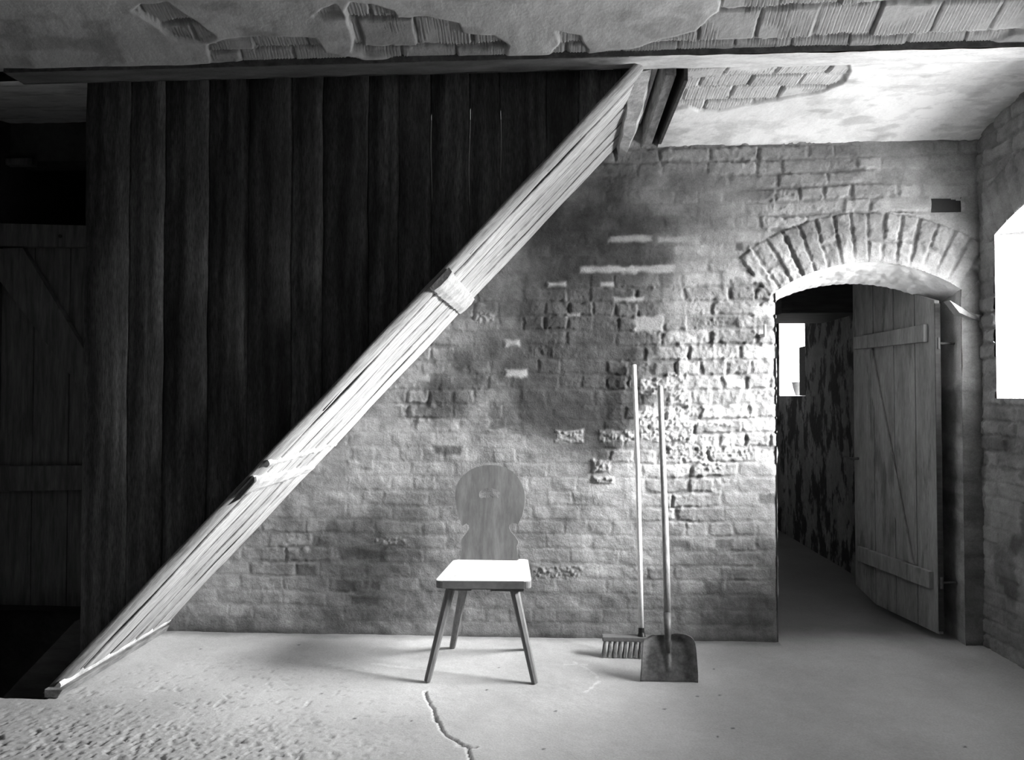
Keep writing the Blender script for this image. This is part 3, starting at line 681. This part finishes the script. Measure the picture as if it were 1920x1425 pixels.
# battens across the soffit
def crossbatten(name, p, w, th, skew=0, bulge=0, m='batten', jag=.004, y0=3.085, y1=YE+.004, taper=0):
    n = 26; V, Q = [], []
    m0 = len(V); R_ = np.random.RandomState(int(w*1000)+int(p*100))
    for k in range(n):
        f = k/(n-1); y = y0+(y1-y0)*f; s0 = p+skew*f+R_.uniform(-jag, jag); ww = w*(1-taper*f)
        bl_ = th+bulge*math.sin(f*3.14)+R_.uniform(-jag, jag)*.4
        for ds, h_ in ((0, -.008), (.004, bl_-.006), (ww*.3, bl_), (ww*.7, bl_), (ww-.004, bl_-.006), (ww, -.008)):
            V.append(tuple(sp_(s0+ds, y, h_)))
    for k in range(n-1):
        for s in range(6): Q.append((k*6+s, (k+1)*6+s, (k+1)*6+(s+1) % 6, k*6+(s+1) % 6))
    bm = bmesh.new(); vs = [bm.verts.new(v) for v in V]
    for f_ in Q: bm.faces.new([vs[i_] for i_ in f_])
    bm.faces.new([vs[i_] for i_ in range(6)]); bm.faces.new([vs[(n-1)*6+i_] for i_ in range(5, -1, -1)])
    return bm_obj(name, bm, M[m], stair)
def spos(x, y, Yv):
    q_ = meas(x, y, 1, Yv); return (Vector(q_)-Vector((SX0, Yv, 0))).dot(sd_)
sA = spos(815, 555, YP); print('batten', sA, spos(848, 515, YP), spos(865, 592, YE), spos(450, 938, YP), spos(485, 897, YP), spos(610, 860, YE))
crossbatten('batten', spos(818, 552, 3.10), spos(852, 513, 3.10)-spos(818, 552, 3.10), .020, 0, .004)
crossbatten('batten', spos(452, 936, 3.10), spos(486, 896, 3.10)-spos(452, 936, 3.10), .012, .03, .006, jag=.007, taper=.55)
crossbatten('batten', spos(500, 880, 3.10), .035, .010, .05, .004, jag=.007)
crossbatten('kickboard', .03, .045, .012, .03, .0, jag=.002)
bm = bmesh.new(); kb = [meas(x, y, 2, 0) for x, y in ((104, 1309), (345, 1172))]
prism(bm, [(kb[0][0]-.05, kb[0][1], .0), (kb[0][0]+.01, kb[0][1], .0), (kb[0][0]+.03, kb[0][1], .035), (kb[0][0]-.05, kb[0][1], .035)], (kb[0][0]*0-.01, YE-kb[0][1], 0), .004); bm_obj('base_board', bm, M['joist'], stair)
# iron-dark worn patch on the outer edge at the lower batten
bm = bmesh.new(); prism(bm, [sp_(spos(425, 946, 3.09), 3.080-.0+.002), sp_(spos(478, 893, 3.09), 3.080, .002), sp_(spos(482, 905, 3.09), 3.080, .016), sp_(spos(452, 936, 3.09), 3.080, .020)], (0, .02, 0), .002); bm_obj('edge_plate', bm, M['iron'], stair)
# trimming board closing the top end of the soffit
e0 = meas(1168, 282, 1, YE-.02); bm = bmesh.new()
for k in range(1):
    A_ = [(SX1-.045, YP-.005, ZB-.015), (SX1+.035, YP-.005, ZB+.0), (SX1+.055, YP-.005, ZB+.05), (SX1-.05, YP-.005, ZB+.05)]
    B_ = [(SX1-.035, YE, ZB-.10), (SX1+.0, YE, ZB-.11), (SX1+.05, YE, ZB-.0), (SX1-.06, YE, ZB+.0)]
    n = 14; rings = []
    for k in range(n):
        f = k/(n-1); rings.append([bm.verts.new((a_[0]*(1-f)+b_[0]*f+.004*math.sin(k*1.7+j_), a_[1]*(1-f)+b_[1]*f, a_[2]*(1-f)+b_[2]*f-.035*math.sin(f*3.14)+.003*math.sin(k*2.3+j_))) for j_, (a_, b_) in enumerate(zip(A_, B_))])
    for r0, r1 in zip(rings, rings[1:]):
        for s in range(4): bm.faces.new((r0[s], r1[s], r1[(s+1) % 4], r0[(s+1) % 4]))
    bm.faces.new(rings[0]); bm.faces.new(rings[-1][::-1])
bm_obj('end_board', bm, M['batten'], stair)
# ceiling joist beside the stair opening
j0 = meas(1246, 128, 1, 3.16)[0]; j1 = meas(1266, 128, 1, 3.16)[0]
bm = bmesh.new(); add_box(bm, j0, j1+.005, 3.155, YB-.01, ZB-.03, ZB+.16, .008)
for v in bm.verts:
    f = (v.co.y-3.155)/.8; v.co.z -= .02*f
tag(bm_obj('ceiling_joist', bm, M['joist']), 'short stained joist right of the dark gap at the top of the stairs', 'joist')
slab('gap_light_block', .40, .60, 3.152, YB+.02, 2.90, 2.95, M['darkwood'], parent=ceiling)  # dark slabs added to keep shaft light out of the gap
slab('gap_light_block', .545, .56, 3.152, YB, 2.60, 2.95, M['darkwood'], parent=ceiling)

# ------------------------------------------------------------------ gate at the far left
YG = 4.40
def gp(x, y, Yv=YG): return meas(x, y, 1, Yv)
gate = empty('plank_gate', (-2.75, YG, 0), 'tall plank gate with a diagonal brace in the dark corner left of the partition', 'gate')
bm = bmesh.new(); zt_ = gp(60, 425)[2]; gx = [gp(x, 600)[0] for x in (-250, -140, -50, 64, 131, 215)]
for a, b in zip(gx, gx[1:]): add_box(bm, a+.003, b-.003, YG, YG+.026, -1.35, zt_-.01, .003)
bm_obj('plank_panel', bm, M['gate'], gate)
def gboard(name, pts, th=.04):
    bm = bmesh.new(); prism(bm, [(gp(x, y, YG-th)[0], YG-th, gp(x, y, YG-th)[2]) for x, y in pts], (0, th-.001, 0), .003); return bm_obj(name, bm, M['gate'], gate)
gboard('rail', [(-250, 412), (215, 424), (215, 464), (-250, 458)], .05); gboard('rail', [(-250, 878), (215, 872), (215, 918), (-250, 926)], .05)
gboard('brace', [(-45, 468), (42, 464), (160, 660), (215, 752), (215, 835), (150, 728)], .045)
bm = bmesh.new(); q_ = gp(113, 443, YG-.05); tube(bm, [(q_[0], YG-.056, q_[2]), (q_[0], YG-.04, q_[2])], .011, 10); bm_obj('bolt', bm, M['iron'], gate)

# ------------------------------------------------------------------ chair
SZ = .455
def fz(x, y, z): return meas(x, y, 2, z)
ch = empty('wooden_chair', (-.33, 3.55, 0), 'old wooden chair with keyhole-shaped plank backrest and pale seat standing before the brick wall', 'chair')
c4 = [fz(815, 1089, SZ), fz(997, 1090, SZ), fz(990, 1048, SZ), fz(851, 1049, SZ)]
def rounded(P, rr_):
    out = []; n = len(P)
    for i in range(n):
        p = Vector(P[i][:2]); a = (Vector(P[i-1][:2])-p).normalized(); b = (Vector(P[(i+1) % n][:2])-p).normalized(); r = rr_[i]
        for k in range(7):
            t_ = k/6; q_ = p+a*r*(1-t_)**2+b*r*t_**2; out.append((q_.x, q_.y))
    return out
rp = rounded(c4, [.035, .035, .02, .02])
bm = bmesh.new(); prism(bm, [(x, y, SZ-.034) for x, y in rp], (0, 0, .034), .005)
seat = bm_obj('seat', bm, M['seat'], ch); seat.data.materials.append(M['edge'])
for f in seat.data.polygons:
    if f.normal.z < .35: f.material_index = 1
def leg(tx, ty, bx, by, zt_=SZ-.036):
    T_ = fz(tx, ty, zt_-.02) ; T_ = Vector((T_[0], T_[1], zt_)); B_ = Vector((*fz(bx, by, 0)[:2], .0)); B_.z = .004
    bm = bmesh.new(); tube(bm, [B_, B_+(T_-B_)*.04, T_], [.0145, .0155, .0215], 8); return bm_obj('leg', bm, M['leg'], ch)
leg(846, 1106, 801, 1279); leg(963, 1106, 1003, 1283)
def leg2(T_, B_):
    bm = bmesh.new(); tube(bm, [Vector(B_), Vector(B_)+(Vector(T_)-Vector(B_))*.04, Vector(T_)], [.0145, .0155, .021], 8); return bm_obj('leg', bm, M['leg'], ch)
tl = fz(872, 1096, .40); tr_ = fz(958, 1096, .40); fb = fz(848, 1216, 0); fr = fz(986, 1219, 0)
leg2((tl[0], min(tl[1], 3.70), .419), (fb[0], fb[1], .004)); leg2((tr_[0]+.012, min(tr_[1], 3.70), .419), (fr[0]+.004, fr[1], .004))
yfr, yre = c4[0][1], c4[2][1]
for xa, xb in ((838, 886), (918, 985)):
    A_ = fz(xa, 1102, .415); B_ = fz(xb, 1102, .415); bm = bmesh.new(); add_box(bm, A_[0]+.004, B_[0]-.004, yfr+.035, yre-.05, SZ-.052, SZ-.033, .003); bm_obj('cleat', bm, M['edge'], ch)
bm = bmesh.new(); A_ = fz(905, 1096, .42); add_box(bm, A_[0]-.05, A_[0]+.04, yfr+.02, yfr+.05, SZ-.041, SZ-.033); bm_obj('wedge', bm, M['edge'], ch)
# backrest: board with a waisted outline, leaning back slightly
outline = [(262, 630), (268, 590), (275, 555), (266, 535), (270, 512), (285, 490), (303, 468), (318, 445), (312, 428), (298, 416), (286, 422), (275, 430), (258, 390), (242, 330), (232, 270), (233, 230), (240, 190), (256, 160), (280, 132), (310, 106), (350, 84), (400, 72), (440, 69), (480, 71), (530, 83), (572, 108), (605, 142), (630, 182), (643, 222), (648, 258), (645, 305), (630, 370), (605, 425), (592, 416), (572, 413), (556, 424), (552, 440), (562, 464), (590, 495), (604, 518), (606, 532), (598, 552), (602, 590), (608, 630)]
hole_ = [(375, 245), (380, 226), (395, 213), (420, 207), (452, 207), (480, 215), (497, 232), (499, 246), (490, 252), (494, 262), (484, 267), (470, 262), (452, 266), (436, 261), (420, 266), (404, 261), (390, 266), (378, 260)]
BY = yre-.035; tilt = math.radians(9); bn = (0, math.cos(tilt), -math.sin(tilt)); bn = (0, -math.cos(tilt), math.sin(tilt))
def bp(x, y): return Vector(meas_plane(780+x/3.165, 850+y/3.165, (0, BY, SZ), bn))
bm = bmesh.new()
vo = [bm.verts.new(bp(x, y)) for x, y in outline]; vh = [bm.verts.new(bp(x, y)) for x, y in hole_]
eo = [bm.edges.new((vo[i], vo[(i+1) % len(vo)])) for i in range(len(vo))]; eh = [bm.edges.new((vh[i], vh[(i+1) % len(vh)])) for i in range(len(vh))]
r = bmesh.ops.triangle_fill(bm, use_beauty=True, edges=eo+eh)
fs = [g_ for g_ in r['geom'] if isinstance(g_, bmesh.types.BMFace)]
ex = bmesh.ops.extrude_face_region(bm, geom=fs)
for v in [g_ for g_ in ex['geom'] if isinstance(g_, bmesh.types.BMVert)]: v.co += Vector((0, math.cos(tilt), -math.sin(tilt)))*.017
back = bm_obj('backrest', bm, M['chair'], ch)

# ------------------------------------------------------------------ broom
HB = Vector((*fz(1203, 1232, .0)[:2], 0)); hb = Vector(meas(1203, 1190, 1, HB.y)); HB.z = 0
ht = Vector(meas(1189, 684, 1, YB-.028)); print('broom', hb, ht)
br = empty('push_broom', (HB.x, HB.y, 0), 'broom with a thin white handle leaning against the bricks beside the shovel', 'broom')
bl0 = Vector(meas(1129, 1191, 1, HB.y)); bz = bl0.z; bx0 = bl0.x; bx1 = HB.x+(HB.x-bx0)*.98
bm = bmesh.new(); add_box(bm, bx0, bx1, HB.y-.028, HB.y+.028, bz-.022, bz, .004); bm_obj('brush_block', bm, M['block'], br)
sock0 = Vector((HB.x, HB.y, bz-.002)); d_ = (ht-sock0).normalized()
bm = bmesh.new(); tube(bm, [sock0, sock0+d_*.018, sock0+d_*.04], [.021, .015, .0145], 14); bm_obj('socket', bm, M['black'], br)
bm = bmesh.new(); tube(bm, [sock0+d_*.035+(ht-sock0)*f_ + Vector((.004*math.sin(f_*3.1), 0, 0)) if f_ < 1 else ht for f_ in (0, .25, .5, .75, 1)], [.0122, .012, .012, .012, .0112], 16); bm_obj('handle', bm, M['white'], br, True)
bm = bmesh.new(); R_ = np.random.RandomState(3); nt_ = 15
for i in range(nt_):
    for j in range(3):
        cx = bx0+.014+(bx1-bx0-.028)*i/(nt_-1); cy = HB.y+(j-1)*.018
        for k in range(46):
            a_ = R_.rand()*6.28; r0 = R_.rand()**.5*.0042; r1 = r0*2.7
            p0 = Vector((cx+r0*math.cos(a_), cy+r0*math.sin(a_), bz-.021)); p1 = Vector((cx+r1*math.cos(a_)-.004, cy+r1*math.sin(a_)-.006*(j == 0), .002+R_.rand()*.006))
            w_ = Vector((.0008, 0, 0)); w2_ = Vector((0, .0008, 0)); va = [bm.verts.new(p) for p in (p0-w_, p0+w_, p0+w2_)]; vb = [bm.verts.new(p) for p in (p1-w_, p1+w_, p1+w2_)]
            for s in range(3): bm.faces.new((va[s], va[(s+1) % 3], vb[(s+1) % 3], vb[s]))
bm_obj('bristles', bm, M['bristle'], br)

# ------------------------------------------------------------------ shovel
s0 = Vector((*fz(1254, 1280, 0)[:2], .0)); st = Vector(meas(1239, 724, 1, YB-.032)); print('shovel', s0, st)
sh = empty('coal_shovel', (s0.x, s0.y, 0), 'square-bladed metal shovel with worn handle leaning on the wall in front of the broom', 'shovel')
sdir = (st-s0).normalized(); tilt2 = math.atan2(st.y-s0.y, st.z-s0.z); sn2 = Vector((0, -math.cos(tilt2), math.sin(tilt2))); sup = Vector((0, math.sin(tilt2), math.cos(tilt2)))
def shp(x, y): return Vector(meas_plane(1100+x/7.917, 1120+y/7.917, tuple(s0), tuple(sn2)))
# blade as a pressed sheet: rows between left and right outline
LO = [(797, 1222), (800, 1150), (808, 1050), (815, 900), (824, 780), (832, 690), (850, 640), (880, 606), (930, 580), (990, 560)]
RO = [(1650, 1243), (1648, 1180), (1638, 1060), (1625, 930), (1612, 800), (1598, 700), (1575, 640), (1530, 595), (1450, 562), (1330, 545)]
nr, nc = 34, 44; V, T_ = [], []
for i in range(nr):
    f = i/(nr-1)*(len(LO)-1); k = min(int(f), len(LO)-2); t_ = f-k
    L_ = shp(LO[k][0]*(1-t_)+LO[k+1][0]*t_, LO[k][1]*(1-t_)+LO[k+1][1]*t_); R2 = shp(RO[k][0]*(1-t_)+RO[k+1][0]*t_, RO[k][1]*(1-t_)+RO[k+1][1]*t_)
    for j in range(nc):
        g_ = j/(nc-1); p = L_.lerp(R2, g_); u_ = abs(g_-.5)*2
        side = .020*max(0, (u_-.72)/.28)**2 if g_ < .5 else .030*max(0, (u_-.60)/.40)**2
        ff = i/(nr-1); side *= .25+.75*min(1, ff*2)
        dcx = (p.x-(s0.x+(st.x-s0.x)*(p.z/st.z)))
        rw = .013*(1-.25*(1-ff)); ridge = .012*max(0, 1-(dcx/rw)**2)**.5*ss(.10, .35, np.array(ff)).item()
        back_ = .010*max(0, (ff-.8)/.2)**2
        sag = Vector((0, 0, 0))
        p = p+sn2*(side*.9+ridge-.010*(1-u_)*(.3))+sup*0
        if i == 0: p.z = .003+.004*math.sin(g_*3.14)*0
        V.append(tuple(p))
blade = arr_mesh('blade', V, grid_q(nc, nr).reshape(-1, 4), None, M['blade'], sh)
md = blade.modifiers.new('thickness', 'SOLIDIFY'); md.thickness = .0025; md.offset = -1
def sl_(z, off=0): return s0+(st-s0)*(z/st.z)+sn2*off
zs0 = shp(1200, 235).z
bm = bmesh.new(); zlow = shp(1240, 640).z
tube(bm, [sl_(zlow-.05, .006), sl_(zlow, .009), sl_(zlow+.03, .012), sl_(zs0, .012)], [.009, .0125, .0155, .0185], 16); bm_obj('socket', bm, M['iron'], sh, True)
bm = bmesh.new(); tube(bm, [sl_(zs0-.01, .012)]+[sl_(zs0+(st.z-zs0)*f_, .012*(1-f_)) + Vector((.003*math.sin(f_*5), 0, 0)) for f_ in (.2, .4, .6, .8, .985, 1)], [.0160, .0158, .0155, .015, .0145, .0142, .011], 16); bm_obj('handle', bm, M['stick'], sh, True)

# ------------------------------------------------------------------ hinge hook in the wall by the doorway
hk = meas(1433, 629, 1, YB-.03); bm = bmesh.new()
tube(bm, [(hk[0]-.012, YB+.01, hk[2]), (hk[0], YB-.040, hk[2]), (hk[0], YB-.042, hk[2]+.012), (hk[0], YB-.042, hk[2]+.055)], [.010, .009, .008, .0065], 10)
tag(bm_obj('hinge_hook', bm, M['metalhook'], None, True), 'small upright iron pintle hook set in the bricks left of the doorway', 'hook')

# ------------------------------------------------------------------ light: sky through the windows
w = bpy.data.worlds.new('sky'); SC.world = w; w.use_nodes = True; nt = w.node_tree; bg = nt.nodes['Background']
tc = nt.nodes.new('ShaderNodeTexCoord'); sx = nt.nodes.new('ShaderNodeSeparateXYZ'); nt.links.new(tc.outputs['Generated'], sx.inputs[0])
# hazy sky: a broad bright area low in the direction the window faces, dim overhead, pale ground below the horizon
dt = nt.nodes.new('ShaderNodeVectorMath'); dt.operation = 'DOT_PRODUCT'; nt.links.new(tc.outputs['Generated'], dt.inputs[0])
el, az_ = math.radians(SKY_EL), math.radians(SKY_AZ); dt.inputs[1].default_value = (math.cos(el)*math.cos(az_), -math.cos(el)*math.sin(az_), math.sin(el))
def wm(op, a, b_, c_=None):
    n = nt.nodes.new('ShaderNodeMath'); n.operation = op
    for k, q in enumerate((a, b_)):
        if isinstance(q, (int, float)): n.inputs[k].default_value = q
        else: nt.links.new(q, n.inputs[k])
    return n.outputs[0]
lobe = wm('MULTIPLY', wm('POWER', wm('MAXIMUM', dt.outputs['Value'], 0.0), SKY_POW), SKY_LOBE)
mr = nt.nodes.new('ShaderNodeMapRange'); nt.links.new(sx.outputs['Z'], mr.inputs[0]); mr.inputs[1].default_value = -.03; mr.inputs[2].default_value = .03; mr.inputs[3].default_value = SKY_GROUND; mr.inputs[4].default_value = SKY_BASE
msk = nt.nodes.new('ShaderNodeMapRange'); nt.links.new(sx.outputs['Z'], msk.inputs[0]); msk.inputs[1].default_value = -.03; msk.inputs[2].default_value = .03
mk2 = nt.nodes.new('ShaderNodeMapRange'); nt.links.new(sx.outputs['Z'], mk2.inputs[0]); mk2.inputs[1].default_value = .50; mk2.inputs[2].default_value = .72; mk2.inputs[3].default_value = 1; mk2.inputs[4].default_value = 0
tot = wm('ADD', mr.outputs[0], wm('MULTIPLY', wm('MULTIPLY', lobe, msk.outputs[0]), mk2.outputs[0]))
nt.links.new(tot, bg.inputs['Strength']); bg.inputs['Color'].default_value = (1, 1, 1, 1)
def portal(name, loc, rot, sx_, sy_):
    l = bpy.data.lights.new(name, 'AREA'); l.shape = 'RECTANGLE'; l.size = sx_; l.size_y = sy_; l.cycles.is_portal = True
    o = bpy.data.objects.new(name, l); C.objects.link(o); o.location = loc; o.rotation_euler = rot; return o
portal('daylight_portal', (XO+.01, WCY, (WZ0+WZS+WRISE)/2), (0, math.pi/2, 0), WZS+WRISE-WZ0+.14, WY1-WY0)
portal('daylight_portal', (PXR+.36, (pw0+pw1)/2, (s1+s2)/2), (0, math.pi/2, 0), s2-s1, pw1-pw0)

SC.view_settings.view_transform = 'Standard'; SC.view_settings.look = 'None'; SC.view_settings.gamma = 1; SC.view_settings.use_curve_mapping = False
SC.view_settings.exposure = -0.7
SC.cycles.max_bounces = 8; SC.cycles.diffuse_bounces = 3; SC.cycles.sample_clamp_indirect = 8; SC.cycles.use_denoising = True
